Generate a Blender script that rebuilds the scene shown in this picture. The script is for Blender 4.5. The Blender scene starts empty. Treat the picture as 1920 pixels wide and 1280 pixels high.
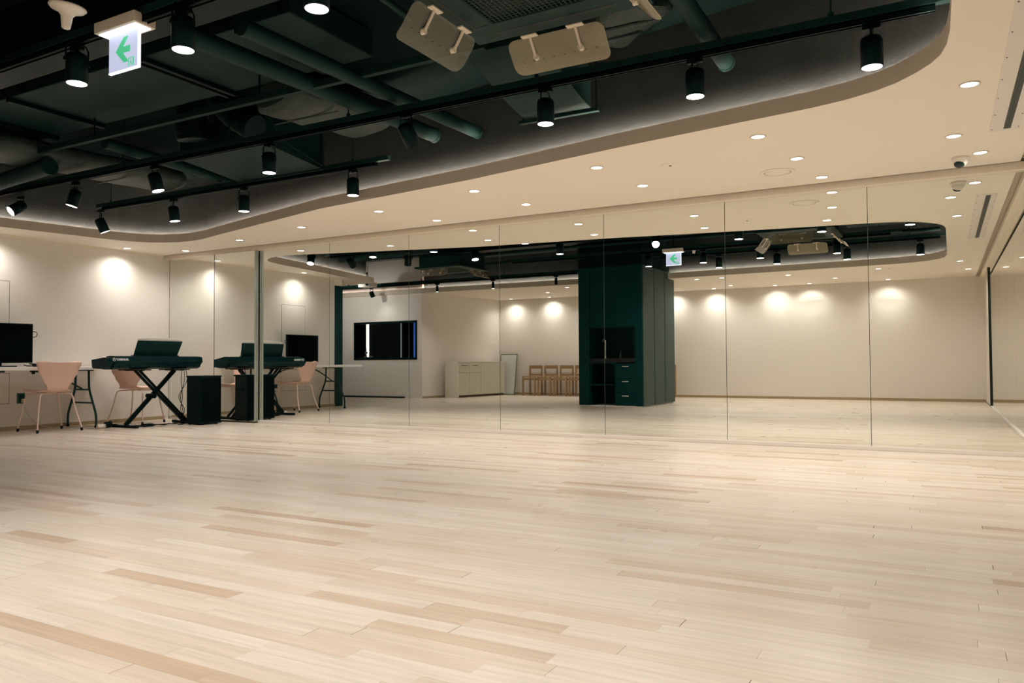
import bpy, bmesh, math, random
from mathutils import Vector, Matrix
from mathutils.geometry import tessellate_polygon
random.seed(7)
PI = math.pi
S = bpy.context.scene
COL = S.collection

# ------------------------------------------------------------------ camera
YAW, PIT, ROL = -0.5070915, 0.02813, -0.005771
cy, sy, cp, sp, cr, sr = math.cos(YAW), math.sin(YAW), math.cos(PIT), math.sin(PIT), math.cos(ROL), math.sin(ROL)
right0 = Vector((cy, -sy, 0)); fwd0 = Vector((sy, cy, 0)); Z = Vector((0, 0, 1))
fwd = cp*fwd0 + sp*Z; up2 = -sp*fwd0 + cp*Z
R = cr*right0 + sr*up2; U = -sr*right0 + cr*up2
cam = bpy.data.objects.new('camera', bpy.data.cameras.new('camera'))
COL.objects.link(cam)
M = Matrix((R, U, -fwd)).transposed().to_4x4(); M.translation = Vector((0, -7.2108, 0.75))
cam.matrix_world = M
cam.data.lens = 36*1453.7/1920; cam.data.sensor_width = 36; cam.data.clip_start = 0.05; cam.data.clip_end = 60
S.camera = cam

# ------------------------------------------------------------------ world, exposure, light levels
w = bpy.data.worlds.new('world'); S.world = w; w.use_nodes = True
w.node_tree.nodes['Background'].inputs[0].default_value = (0.02, 0.03, 0.03, 1)
w.node_tree.nodes['Background'].inputs[1].default_value = 0.3
S.view_settings.view_transform = 'Standard'
try: S.view_settings.look = 'None'
except Exception: pass
S.view_settings.gamma = 1.0
S.view_settings.use_curve_mapping = False
S.view_settings.exposure = -0.48
DOWN_W, TRACK_W, WASH_W = 50.0, 52.0, 50.0
LIGHT_COL = (1.0, 0.96, 0.91); TRACK_COL = (1.0, 0.96, 0.93); COVE_COL = (1.0, 0.68, 0.58); COVE_STR = 430.0
cyc = S.cycles
cyc.max_bounces = 9; cyc.diffuse_bounces = 5; cyc.glossy_bounces = 6; cyc.transmission_bounces = 6
cyc.sample_clamp_indirect = 16.0; cyc.blur_glossy = 0.6

# ------------------------------------------------------------------ materials
def nodes(m): return m.node_tree.nodes, m.node_tree.links
def mat(name, col, rough=0.5, metal=0.0, bump=0.0, bscale=60, var=0.0, vscale=6, emit=None, estr=0, coat=0, trans=0, ior=1.45, alpha=1, spec=None):
    m = bpy.data.materials.new(name); m.use_nodes = True
    n, l = nodes(m); b = n['Principled BSDF']
    b.inputs['Base Color'].default_value = (*col, 1); b.inputs['Roughness'].default_value = rough; b.inputs['Metallic'].default_value = metal
    b.inputs['Coat Weight'].default_value = coat; b.inputs['Transmission Weight'].default_value = trans; b.inputs['IOR'].default_value = ior
    b.inputs['Alpha'].default_value = alpha
    if spec is not None: b.inputs['Specular IOR Level'].default_value = spec
    if emit: b.inputs['Emission Color'].default_value = (*emit, 1); b.inputs['Emission Strength'].default_value = estr
    tc = n.new('ShaderNodeTexCoord')
    if var:
        t = n.new('ShaderNodeTexNoise'); t.inputs['Scale'].default_value = vscale; t.inputs['Detail'].default_value = 4
        r = n.new('ShaderNodeMixRGB'); r.inputs[1].default_value = (*[c*(1-var) for c in col], 1); r.inputs[2].default_value = (*[min(1, c*(1+var)) for c in col], 1)
        l.new(tc.outputs['Object'], t.inputs['Vector']); l.new(t.outputs['Fac'], r.inputs[0]); l.new(r.outputs[0], b.inputs['Base Color'])
    if bump:
        t2 = n.new('ShaderNodeTexNoise'); t2.inputs['Scale'].default_value = bscale; t2.inputs['Detail'].default_value = 5
        bp = n.new('ShaderNodeBump'); bp.inputs['Strength'].default_value = bump; bp.inputs['Distance'].default_value = 0.01
        l.new(tc.outputs['Object'], t2.inputs['Vector']); l.new(t2.outputs['Fac'], bp.inputs['Height']); l.new(bp.outputs['Normal'], b.inputs['Normal'])
    return m
MT = {}
def reg(name, *a, **k): MT[name] = mat(name, *a, **k)
reg('wall_paint', (0.74, 0.685, 0.615), 0.65, bump=0.05, bscale=140, var=0.015, vscale=3)
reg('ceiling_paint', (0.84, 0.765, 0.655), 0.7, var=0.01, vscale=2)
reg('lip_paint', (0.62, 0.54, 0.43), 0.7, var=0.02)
reg('trim_paint', (0.80, 0.71, 0.58), 0.55, var=0.01)
reg('dark_wall', (0.0130, 0.0220, 0.0205), 0.75, bump=0.25, bscale=40, var=0.35, vscale=5)
reg('slab_dark', (0.0006, 0.003, 0.0026), 0.9, bump=0.4, bscale=12, var=0.3)
reg('duct_dark', (0.0045, 0.0165, 0.0140), 0.55, bump=0.08, bscale=20, var=0.25, vscale=4)
reg('duct_wrap', (0.022, 0.040, 0.034), 0.45, bump=1.0, bscale=55, var=0.3, vscale=9)
reg('black_metal', (0.0015, 0.006, 0.006), 0.4, var=0.2)
reg('rail_dark', (0.007, 0.022, 0.019), 0.5, var=0.2)
reg('track_black', (0.0015, 0.005, 0.005), 0.35)
reg('mirror_glass', (0.86, 0.885, 0.85), 0.0, metal=1.0)
reg('mirror_edge', (0.16, 0.22, 0.19), 0.35, metal=0.4)
reg('alu', (0.42, 0.47, 0.42), 0.35, metal=0.7)
reg('black_gap', (0.004, 0.01, 0.01), 0.6)
reg('baseboard_wood', (0.36, 0.27, 0.15), 0.5, var=0.1)
reg('kerb_white', (0.74, 0.68, 0.62), 0.4)
reg('white_plastic', (0.74, 0.68, 0.60), 0.4)
reg('cream_plastic', (0.68, 0.60, 0.48), 0.45)
reg('lens_glow', (1, 1, 1), 0.4, emit=(1.0, 0.97, 0.94), estr=12)
reg('lamp_reflector', (0.8, 0.78, 0.74), 0.25, metal=0.6)
reg('cove_glow', (1, 0.9, 0.85), 0.5, emit=COVE_COL, estr=COVE_STR)
reg('cove_glow_dim', (1, 0.9, 0.85), 0.5, emit=COVE_COL, estr=30)
reg('sign_glow', (0.4, 0.42, 0.5), 0.4, emit=(0.66, 0.72, 1.0), estr=0.95)
reg('sign_edge', (0.8, 0.8, 0.9), 0.4, emit=(0.85, 0.9, 1.0), estr=2.2)
reg('sign_green', (0.05, 0.5, 0.2), 0.4, emit=(0.12, 0.75, 0.38), estr=0.75)
reg('pink_shell', (0.78, 0.52, 0.425), 0.45, var=0.03)
reg('pink_metal', (0.80, 0.60, 0.49), 0.35)
reg('rubber', (0.01, 0.013, 0.013), 0.7)
reg('screen', (0.002, 0.003, 0.003), 0.12)
reg('monitor_case', (0.006, 0.01, 0.01), 0.35)
reg('table_white', (0.86, 0.82, 0.78), 0.45, bump=0.05, bscale=200)
reg('leg_green', (0.022, 0.05, 0.047), 0.4, metal=0.3)
reg('kb_body', (0.001, 0.013, 0.0145), 0.38)
reg('kb_dark', (0.003, 0.006, 0.006), 0.5)
reg('logo_grey', (0.75, 0.80, 0.79), 0.5)
reg('paper', (0.85, 0.83, 0.80), 0.7)
reg('ivory_key', (0.75, 0.73, 0.68), 0.3)
reg('speaker_cab', (0.001, 0.006, 0.0065), 0.45, bump=0.3, bscale=220)
reg('speaker_grille', (0.0008, 0.0012, 0.0012), 0.9, bump=0.6, bscale=400)
reg('cable_black', (0.006, 0.008, 0.008), 0.5)
reg('cable_beige', (0.55, 0.50, 0.42), 0.5)
reg('outlet_plate', (0.03, 0.09, 0.08), 0.4)
reg('cab_teal', (0.001, 0.024, 0.024), 0.38, var=0.1)
reg('cab_grey', (0.035, 0.058, 0.046), 0.5, bump=0.2, bscale=30, var=0.15)
reg('cab_inside', (0.0008, 0.005, 0.005), 0.4)
reg('granite', (0.006, 0.008, 0.008), 0.15, var=0.5, vscale=80)
reg('chrome', (0.85, 0.84, 0.8), 0.2, metal=1.0)
reg('laminate', (0.66, 0.60, 0.48), 0.5, var=0.01)
reg('laminate_grey', (0.50, 0.49, 0.38), 0.5, var=0.01)
reg('seam_dark', (0.10, 0.085, 0.06), 0.8)
reg('board_white', (0.62, 0.62, 0.58), 0.25, var=0.06, vscale=2)
reg('chair_oak', (0.34, 0.21, 0.095), 0.5, var=0.2, vscale=12)
reg('studio_dark', (0.006, 0.014, 0.014), 0.7)
reg('studio_panel', (0.13, 0.16, 0.145), 0.6)
reg('strip_white', (1, 1, 1), 0.5, emit=(1.0, 0.95, 0.85), estr=4)
reg('strip_grey', (1, 1, 1), 0.5, emit=(0.8, 0.9, 0.85), estr=0.25)
reg('strip_blue', (0.1, 0.2, 0.8), 0.5, emit=(0.05, 0.2, 0.9), estr=0.5)
reg('glass', (0.9, 0.95, 0.93), 0.0, trans=1.0, ior=1.1)
reg('deflector', (0.86, 0.78, 0.60), 0.2, trans=0.80, ior=1.12)
reg('deflector_clear', (0.88, 0.86, 0.74), 0.12, trans=0.90, ior=1.10)
reg('dome_black', (0.004, 0.02, 0.02), 0.08)
reg('slot_black', (0.003, 0.008, 0.008), 0.4)
reg('concrete_under', (0.10, 0.075, 0.05), 0.9)

for k_ in ('slab_dark','duct_dark','black_metal','rail_dark','track_black','speaker_cab','speaker_grille','kb_body','kb_dark','cab_teal','cab_inside','cab_grey','rubber','cable_black','monitor_case','screen','leg_green','studio_dark'):
    b_ = MT[k_].node_tree.nodes['Principled BSDF']; b_.inputs['Specular IOR Level'].default_value = 0.28; b_.inputs['Specular Tint'].default_value = (0.35, 1.0, 0.95, 1)
for k_ in ('lens_glow','sign_glow','sign_edge','sign_green','strip_white','strip_grey','strip_blue'): MT[k_].cycles.emission_sampling = 'NONE'
for k_ in ('black_metal','rail_dark','track_black','speaker_cab','speaker_grille','monitor_case','rubber','cable_black','kb_dark'):
    MT[k_].node_tree.nodes['Principled BSDF'].inputs['Specular IOR Level'].default_value = 0.14
# maple floor: each plank has its own tone stored on its faces, grain along x
def floor_mat():
    m = bpy.data.materials.new('maple_plank'); m.use_nodes = True
    n, l = nodes(m); b = n['Principled BSDF']
    tc = n.new('ShaderNodeTexCoord')
    at = n.new('ShaderNodeAttribute'); at.attribute_name = 'tone'
    mp = n.new('ShaderNodeMapping'); mp.inputs['Scale'].default_value = (1.2, 26, 1)
    off = n.new('ShaderNodeVectorMath'); off.operation = 'MULTIPLY_ADD'
    geo = n.new('ShaderNodeNewGeometry')
    l.new(geo.outputs['Position'], off.inputs[0]); off.inputs[1].default_value = (1, 1, 1); 
    sc = n.new('ShaderNodeVectorMath'); sc.operation = 'SCALE'; sc.inputs['Scale'].default_value = 37.0
    l.new(at.outputs['Color'], sc.inputs[0]); l.new(sc.outputs[0], off.inputs[2])
    l.new(off.outputs[0], mp.inputs['Vector'])
    g = n.new('ShaderNodeTexNoise'); g.inputs['Scale'].default_value = 2.2; g.inputs['Detail'].default_value = 8; g.inputs['Roughness'].default_value = 0.62
    l.new(mp.outputs[0], g.inputs['Vector'])
    ramp = n.new('ShaderNodeValToRGB'); e = ramp.color_ramp.elements
    e[0].position = 0.0; e[0].color = (0.55, 0.40, 0.275, 1)
    e[1].position = 1.0; e[1].color = (0.77, 0.68, 0.575, 1)
    for p, c in ((0.07, (0.62, 0.48, 0.35, 1)), (0.25, (0.69, 0.57, 0.45, 1)), (0.62, (0.725, 0.62, 0.50, 1))):
        x = e.new(p); x.color = c
    l.new(at.outputs['Fac'], ramp.inputs['Fac'])
    r2 = n.new('ShaderNodeMapRange'); r2.inputs['From Min'].default_value = 0.3; r2.inputs['From Max'].default_value = 0.7
    r2.inputs['To Min'].default_value = 0.80; r2.inputs['To Max'].default_value = 1.03
    l.new(g.outputs['Fac'], r2.inputs['Value'])
    mul = n.new('ShaderNodeVectorMath'); mul.operation = 'SCALE'
    l.new(ramp.outputs['Color'], mul.inputs[0]); l.new(r2.outputs['Result'], mul.inputs['Scale'])
    l.new(mul.outputs[0], b.inputs['Base Color'])
    rr = n.new('ShaderNodeMapRange'); rr.inputs['To Min'].default_value = 0.25; rr.inputs['To Max'].default_value = 0.33
    g2 = n.new('ShaderNodeTexNoise'); g2.inputs['Scale'].default_value = 3; l.new(geo.outputs['Position'], g2.inputs['Vector'])
    l.new(g2.outputs['Fac'], rr.inputs['Value']); l.new(rr.outputs['Result'], b.inputs['Roughness'])
    b.inputs['Specular IOR Level'].default_value = 0.5
    MT['maple'] = m
floor_mat()

# ------------------------------------------------------------------ mesh helpers
class MB:
    def __init__(s): s.v = []; s.f = []; s.sm = []; s.att = []
    def add(s, vs, fs, smooth=False, X=None, tone=None):
        o = len(s.v)
        s.v += [tuple(X @ Vector(p)) if X else tuple(p) for p in vs]
        s.f += [tuple(i+o for i in f) for f in fs]; s.sm += [smooth]*len(fs)
        if tone is not None: s.att += [tone]*len(fs)
        return s
    def box(s, x0, x1, y0, y1, z0, z1, X=None, tone=None):
        v = [(x0,y0,z0),(x1,y0,z0),(x1,y1,z0),(x0,y1,z0),(x0,y0,z1),(x1,y0,z1),(x1,y1,z1),(x0,y1,z1)]
        return s.add(v, [(0,3,2,1),(4,5,6,7),(0,1,5,4),(1,2,6,5),(2,3,7,6),(3,0,4,7)], False, X, tone)
    def cbox(s, x0, x1, y0, y1, z0, z1, c=0.004, X=None):      # box with chamfered edges
        c = min(c, (x1-x0)*.45, (y1-y0)*.45, (z1-z0)*.45)
        bm = bmesh.new(); bmesh.ops.create_cube(bm, size=1)
        for v in bm.verts:
            v.co = Vector(((x0+x1)/2+v.co.x*(x1-x0), (y0+y1)/2+v.co.y*(y1-y0), (z0+z1)/2+v.co.z*(z1-z0)))
        bmesh.ops.bevel(bm, geom=list(bm.edges), offset=c, segments=2, affect='EDGES', profile=0.6)
        bm.verts.index_update()
        s.add([v.co.copy() for v in bm.verts], [[v.index for v in f.verts] for f in bm.faces], False, X); bm.free(); return s
    def cyl(s, p0, p1, r0, r1=None, n=20, caps=True, X=None, smooth=True):
        r1 = r0 if r1 is None else r1
        p0, p1 = Vector(p0), Vector(p1); d = (p1-p0).normalized()
        a = d.cross(Vector((0,0,1)) if abs(d.z) < .9 else Vector((1,0,0))).normalized(); b = d.cross(a)
        v = []
        for p, r in ((p0, r0), (p1, r1)):
            for i in range(n):
                t = 2*PI*i/n; v.append(p + (a*math.cos(t)+b*math.sin(t))*r)
        s.add(v, [(i, (i+1) % n, n+(i+1) % n, n+i) for i in range(n)], smooth, X)
        if caps: s.add(v, [tuple(range(n))[::-1], tuple(range(n, 2*n))], False, X)
        return s
    def tube(s, pts, r, n=8, X=None, rf=None, caps=True):
        pts = [Vector(p) for p in pts]; m = len(pts); v = []; a = None
        for k, p in enumerate(pts):
            d = (pts[min(k+1, m-1)]-pts[max(k-1, 0)])
            d = d.normalized() if d.length > 1e-9 else Vector((0,0,1))
            if a is None: a = d.cross(Vector((0,0,1)) if abs(d.z) < .9 else Vector((1,0,0))).normalized()
            else:
                a = a - d*a.dot(d); a = a.normalized() if a.length > 1e-6 else d.orthogonal().normalized()
            b = d.cross(a); rr = rf(k/(m-1))*r if rf else r
            v += [p + (a*math.cos(2*PI*i/n)+b*math.sin(2*PI*i/n))*rr for i in range(n)]
        f = [(k*n+i, k*n+(i+1) % n, (k+1)*n+(i+1) % n, (k+1)*n+i) for k in range(m-1) for i in range(n)]
        s.add(v, f, True, X)
        if caps: s.add(v, [tuple(range(n))[::-1], tuple(range((m-1)*n, m*n))], False, X)
        return s
    def lathe(s, prof, n=28, X=None):                         # prof: (radius, z)
        v = []; m = len(prof)
        for r, z in prof: v += [(r*math.cos(2*PI*i/n), r*math.sin(2*PI*i/n), z) for i in range(n)]
        s.add(v, [(k*n+i, k*n+(i+1) % n, (k+1)*n+(i+1) % n, (k+1)*n+i) for k in range(m-1) for i in range(n)], True, X)
        return s
    def prism(s, poly, a0, a1, axis='z', X=None):             # polygon extruded along an axis
        n = len(poly)
        def P(p, a): return {'z': (p[0], p[1], a), 'y': (p[0], a, p[1]), 'x': (a, p[0], p[1])}[axis]
        v = [P(p, a0) for p in poly] + [P(p, a1) for p in poly]
        s.add(v, [tuple(range(n))[::-1], tuple(range(n, 2*n))] + [(i, (i+1) % n, n+(i+1) % n, n+i) for i in range(n)], False, X); return s
    def ribbon(s, pts, z0, z1, t=0.0, closed=True):           # vertical band along a plan outline
        n = len(pts); v = [(p[0], p[1], z0) for p in pts]+[(p[0], p[1], z1) for p in pts]
        s.add(v, [(i, (i+1) % n, n+(i+1) % n, n+i) for i in range(n if closed else n-1)]); return s
    def build(s, name, m, parent=None, loc=None, fix=True, rotz=0):
        me = bpy.data.meshes.new(name)
        V = s.v if loc is None else s.v
        me.from_pydata([tuple(p) for p in V], [], s.f)
        me.polygons.foreach_set('use_smooth', s.sm)
        if fix and len(s.f) < 60000:
            bm = bmesh.new(); bm.from_mesh(me); bmesh.ops.recalc_face_normals(bm, faces=bm.faces); bm.to_mesh(me); bm.free()
        if s.att:
            a = me.attributes.new('tone', 'FLOAT', 'FACE'); a.data.foreach_set('value', s.att)
        me.materials.append(MT[m]); me.update()
        o = bpy.data.objects.new(name, me); COL.objects.link(o)
        if parent is not None: o.parent = parent
        if loc is not None: o.location = loc
        o.rotation_euler.z = rotz
        return o
def tag(o, label, cat, group=None):
    o['label'] = label; o['category'] = cat
    if group: o['group'] = group
    return o
def thing(name, label, cat, loc=(0,0,0), rotz=0, group=None):
    o = bpy.data.objects.new(name, None); COL.objects.link(o); o.location = loc; o.rotation_euler = (0,0,rotz); o.empty_display_size = .1
    return tag(o, label, cat, group)
def struct(o): o['kind'] = 'structure'; return o
def copy_tree(o, parent=None):
    c = o.copy(); COL.objects.link(c); c.parent = parent
    for ch in list(o.children): copy_tree(ch, c)
    return c
def bez(p, n=24):                                              # Catmull-Rom through points
    p = [Vector(q) for q in p]; p = [2*p[0]-p[1]]+p+[2*p[-1]-p[-2]]; out = []
    seg = len(p)-3; per = max(2, n//seg)
    for i in range(seg):
        for k in range(per):
            t = k/per; a, b, c, d = p[i:i+4]
            out.append(0.5*((2*b)+(c-a)*t+(2*a-5*b+4*c-d)*t*t+(3*b-a-3*c+d)*t**3))
    out.append(p[-2]); return out
def rot_to(d):                                                 # rotation taking -Z to direction d
    return Vector((0,0,-1)).rotation_difference(Vector(d).normalized()).to_matrix().to_4x4()

# ================================================================== SETTING
HC = 2.287; ZT = 3.1; XR = 0.665; XL = -9.555; YB = -9.2
# ---- floor: slab + planks
fl = struct(MB().box(-13.2, XR+.1, YB-.2, .1, -.06, -.012).build('floor', 'concrete_under'))
fl['label'] = 'pale maple strip floor of the dance studio'
PW = 0.07
near, far = [], []
camp = Vector((0, -7.2108))
def in_view(x, y):
    v = Vector((x, y))-camp; d = sy*v.x+cy*v.y; r = cy*v.x-sy*v.y
    return d > 1.2 and abs(r) < d*0.70+0.35
y = 0.0; row = 0
while y > YB:
    x = -13.1 + random.uniform(-.8, 0)
    while x < XR:
        L = random.choice((0.45, 0.6, 0.75, 0.9, 0.9, 1.1))*random.uniform(.9, 1.1)
        x1 = min(x+L, XR)
        if x1 > -13.1 and x1-max(x, -13.1) > .02:
            gap = random.choice((.0003, .0003, .0004, .0006, .0006, .0012, .0022))
            p = (max(x, -13.1), x1-gap, y-PW+.0005, y, random.random()**0.8)
            c = ((p[0]+p[1])/2, y-PW/2)
            (near if in_view(*c) else far).append((math.hypot(c[0], c[1]+7.2108), p))
        x = x1
        if x1 >= XR: break
    y -= PW; row += 1
near.sort(); rest = [p for _, p in near[300:]]+[p for _, p in far]
for _, p in near[:300]:
    MB().box(p[0], p[1], p[2], p[3], -.012, 0, tone=p[4]).build('plank', 'maple', fl, fix=False)
mb = MB()
for p in rest: mb.box(p[0], p[1], p[2], p[3], -.012, 0, tone=p[4])
st = mb.build('planks_beyond', 'maple', fl, fix=False); st['kind'] = 'stuff'

# ---- walls
def wallbox(name, *b, m='wall_paint'): return struct(MB().box(*b).build(name, m))
wf = wallbox('wall_front', XL-.1, XR+.2, .012, .15, 0, ZT, m='wall_paint')
MB().box(XL, XR, .006, .012, 0.03, 2.25).build('backing', 'black_gap', wf)
wl = wallbox('wall_left', XL-.12, XL, -3.42, .012, 0, ZT)
wr = wallbox('wall_right', XR+.012, XR+.15, YB, .012, 0, ZT)
MB().box(XR+.006, XR+.012, -7.0, 0, .03, 2.25).build('backing', 'black_gap', wr)
wb = wallbox('wall_back', -9.6, XR+.15, YB-.12, YB, 0, ZT)
wa = struct(MB().prism([(-9.56, YB), (-9.98, -6.67), (-9.88, -6.55), (-9.46, YB)], 0, ZT).build('wall_recess', 'wall_paint'))
wo = wallbox('wall_outer', -13.2, -13.0, -6.67, -3.4, 0, ZT, m='wall_paint')
wn = wallbox('wall_nook', -13.1, XL-.1, -3.42, -3.3, 0, ZT, m='wall_paint')
# control room wall with its window opening
wx0, wx1, wz0, wz1 = -11.78, -10.01, .845, 1.70
c = MB(); c.box(-13.4, wx0, -6.67, -6.55, 0, ZT); c.box(wx1, -9.88, -6.67, -6.55, 0, ZT)
c.box(wx0, wx1, -6.67, -6.55, 0, wz0); c.box(wx0, wx1, -6.67, -6.55, wz1, ZT)
wc = struct(c.build('wall_studio', 'wall_paint'))
MB().box(-12.9, -10.35, -6.555, -6.50, 0.0, .035).build('toe_gap', 'black_gap', wc)
# panel outlines on the left wall: thin shadow gaps round two flush access panels
for (y0, y1, z0, z1) in ((-2.68, -2.145, .80, 1.745), (-2.70, -2.135, .315, .665)):
    MB().box(XL-.003, XL+.0015, y0-.005, y1+.005, z0-.005, z1+.005).build('panel_gap', 'seam_dark', wl)
    MB().cbox(XL-.003, XL+.003, y0, y1, z0, z1, .001).build('access_panel', 'wall_paint', wl)
MB().box(XL-.002, XL+.012, -.02, -.004, 0, 2.27).build('corner_bead', 'wall_paint', wl)
# baseboards
struct(MB().cbox(XL, XL+.012, -3.42, -.06, 0, .045, .003).build('baseboard_left', 'baseboard_wood'))
struct(MB().cbox(-9.46, XR, YB, YB+.012, 0, .05, .003).build('baseboard_back', 'baseboard_wood'))
b2 = MB().prism([(-9.88, -6.56), (-9.868, -6.56), (-9.70, -7.6), (-9.72, -7.6)], 0, .045)
struct(b2.build('baseboard_recess', 'baseboard_wood'))
# kerbs under the mirrors
struct(MB().cbox(-7.77, XR, -.018, .004, 0, .034, .004).build('trim_1', 'kerb_white'))
struct(MB().cbox(XR-.018, XR+.004, -7.25, -.02, 0, .034, .004).build('trim_2', 'kerb_white'))
# head trims with a shadow reveal above
struct(MB().cbox(XL, XR, -.06, .01, 2.236, 2.296, .003).build('trim_3', 'trim_paint'))
struct(MB().cbox(XR-.06, XR+.01, YB, -.06, 2.236, 2.296, .003).build('trim_4', 'trim_paint'))
struct(MB().cbox(XL, XL+.02, -3.42, -.11, 2.262, 2.30, .003).build('trim_5', 'trim_paint'))

# ---- ceiling soffit with the big rounded opening
HOLE = [(.078,-5.2),(.057,-3.1),(.045,-2.93),(.018,-2.79),(-.03,-2.68),(-.10,-2.575),(-.20,-2.46),(-.31,-2.38),(-.47,-2.305),(-.67,-2.25),(-1.2,-2.165),(-2.0,-2.03),(-3.45,-1.74),
        (-5.35,-1.47),(-7.3,-.96),(-7.53,-.90),(-7.75,-.835),(-7.95,-.79),(-8.15,-.775),(-8.33,-.80),(-8.5,-.86),(-8.63,-.95),(-8.74,-1.08),(-8.81,-1.24),(-8.87,-1.45),(-9.05,-2.5),(-9.25,-3.4),(-9.42,-4.36),
        (-12.6,-4.42),(-12.6,-6.47),(-9.9,-6.50),(-6.3,-6.62),(-4.2,-6.58),(-1.04,-6.46),(-.6,-6.42),(-.35,-6.36),(-.15,-6.24),(-.02,-6.09),(.05,-5.92),(.075,-5.7)]
def offset(poly, d):
    n = len(poly); out = []
    area = sum(poly[i][0]*poly[(i+1) % n][1]-poly[(i+1) % n][0]*poly[i][1] for i in range(n))
    sg = 1 if area > 0 else -1
    for i in range(n):
        a, b, c_ = Vector(poly[i-1]), Vector(poly[i]), Vector(poly[(i+1) % n])
        e1 = (b-a).normalized(); e2 = (c_-b).normalized()
        n1 = Vector((e1.y, -e1.x))*sg; n2 = Vector((e2.y, -e2.x))*sg
        m_ = (n1+n2); k = max(.35, (1+n1.dot(n2))/2); m_ = m_/2/k
        out.append((b.x+m_.x*d, b.y+m_.y*d))
    return out
def ring_faces(outer, inner, z):
    tri = tessellate_polygon([[Vector((*p, 0)) for p in outer], [Vector((*p, 0)) for p in inner]])
    return [(*p, z) for p in list(outer)+list(inner)], [tuple(t) for t in tri]
OUT = [(XR-.115, -.11), (XL, -.11), (XL, -3.42), (-13.1, -3.42), (-13.1, -6.67), (-9.9, -6.67), (-9.5, YB), (XR-.115, YB)]
LIP = offset(HOLE, .02); OFF = offset(HOLE, .115)
c = MB(); v, f = ring_faces(OUT, HOLE, HC); c.add(v, f)
cl = struct(c.build('ceiling', 'ceiling_paint', fix=False))
for p in cl.data.polygons:
    if p.normal.z > 0: p.flip()
c = MB(); v, f = ring_faces(OUT, OFF, HC+.03); c.add(v, f); c.build('cove_floor', 'dark_wall', cl, fix=False)
MB().box(XL, XR+.02, -.13, .012, HC+.035, HC+.05).build('reveal', 'lip_paint', cl)
MB().box(XR-.13, XR+.02, YB, -.1, HC+.035, HC+.05).build('reveal', 'lip_paint', cl)
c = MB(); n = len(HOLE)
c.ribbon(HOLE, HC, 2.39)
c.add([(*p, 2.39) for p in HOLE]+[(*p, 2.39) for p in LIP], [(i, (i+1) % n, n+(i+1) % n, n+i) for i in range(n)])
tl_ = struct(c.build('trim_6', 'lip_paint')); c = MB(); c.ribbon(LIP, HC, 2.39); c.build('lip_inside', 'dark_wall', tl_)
c = MB(); c.ribbon(OFF, HC+.03, ZT); struct(c.build('wall_cove', 'dark_wall', fix=False))
c = MB(); v, f = ring_faces(LIP, HOLE, HC+.001)
struct(MB().box(-13.2, XR+.2, YB-.12, .15, ZT, ZT+.1).build('ceiling', 'slab_dark'))
# LED tape lying in the cove, a few runs with dark breaks like the real one
cin = offset(HOLE, .035); cin2 = offset(HOLE, .030)
led = thing('cove_light', 'pink-white light tape hidden in the cove behind the ceiling lip', 'light')
c = MB()
for i in range(n):
    j = (i+1) % n
    if i in (27, 28, 29): continue
    c.add([(*cin[i], HC+.085), (*cin[j], HC+.085), (*cin2[j], HC+.068), (*cin2[i], HC+.068)], [(0, 1, 2, 3)])
o = c.build('light_tape', 'cove_glow', led, fix=False)
hc_ = Vector((-5.0, -4.0, 0))
segs = [i for i in range(n) if i not in (27, 28, 29)]
for i_, p in zip(segs, o.data.polygons):                       # the tape shines outwards onto the cove wall
    if p.normal.dot(Vector((OFF[i_][0]-HOLE[i_][0], OFF[i_][1]-HOLE[i_][1], 0))) < 0: p.flip()
c = MB(); i = 29; j = 30
c.add([(*cin[i], HC+.085), (*cin[j], HC+.085), (*cin2[j], HC+.068), (*cin2[i], HC+.068)], [(0, 1, 2, 3)])
o = c.build('light_tape', 'cove_glow_dim', led, fix=False)
if o.data.polygons[0].normal.y > 0: o.data.polygons[0].flip()
MT['cove_glow_dim'].cycles.emission_sampling = 'FRONT'
MT['cove_glow'].cycles.emission_sampling = 'FRONT'

# ---- column at the end of the left wall
col = MB().cbox(XL-.16, XL+.015, -3.62, -3.422, 0, 2.17, .004)
struct(col.build('wall_pilaster', 'cab_teal'))
struct(MB().box(XL-.3, XL+.0, -3.62, -3.42, 2.17, HC).build('trim_7', 'ceiling_paint'))

# ---- window into the control room
win = struct(bpy.data.objects.new('window_1', None)); COL.objects.link(win)
fr = MB(); t = .045
fr.cbox(wx0, wx1, -6.66, -6.535, wz1-t, wz1, .004); fr.cbox(wx0, wx1, -6.66, -6.535, wz0, wz0+t, .004)
fr.cbox(wx0, wx0+t, -6.66, -6.535, wz0, wz1, .004); fr.cbox(wx1-t, wx1, -6.66, -6.535, wz0, wz1, .004)
fr.build('window_frame', 'black_metal', win)
MB().box(wx0+t, wx1-t, -6.62, -6.612, wz0+t, wz1-t).build('pane', 'glass', win)
c = MB(); c.box(-13.5, -13.4, -8.4, -6.67, 0, 2.4); c.box(-13.5, -9.9, -8.4, -8.3, 0, 2.4); c.box(-13.5, -9.9, -8.4, -6.67, 2.3, 2.4); c.box(-13.5, -9.9, -8.4, -6.67, .3, .4); c.box(-9.99, -9.95, -8.4, -6.67, .3, 2.4)
struct(c.build('wall_control_room', 'studio_dark'))
t = thing('wall_light_strip', 'tall white light strip glowing behind the dark studio window', 'light')
MB().cbox(-12.86, -12.70, -8.30, -8.24, .6, 2.2, .01).build('housing', 'studio_panel', t)
MB().box(-12.82, -12.74, -8.24, -8.232, .62, 2.18).build('tube', 'strip_white', t)
t = thing('wall_light_strip', 'dim grey light strip right of the white one behind the window', 'light')
MB().cbox(-11.78, -11.68, -8.30, -8.25, .6, 2.2, .01).build('housing', 'studio_panel', t)
MB().box(-11.745, -11.715, -8.25, -8.242, .62, 2.18).build('tube', 'strip_grey', t)
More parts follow.
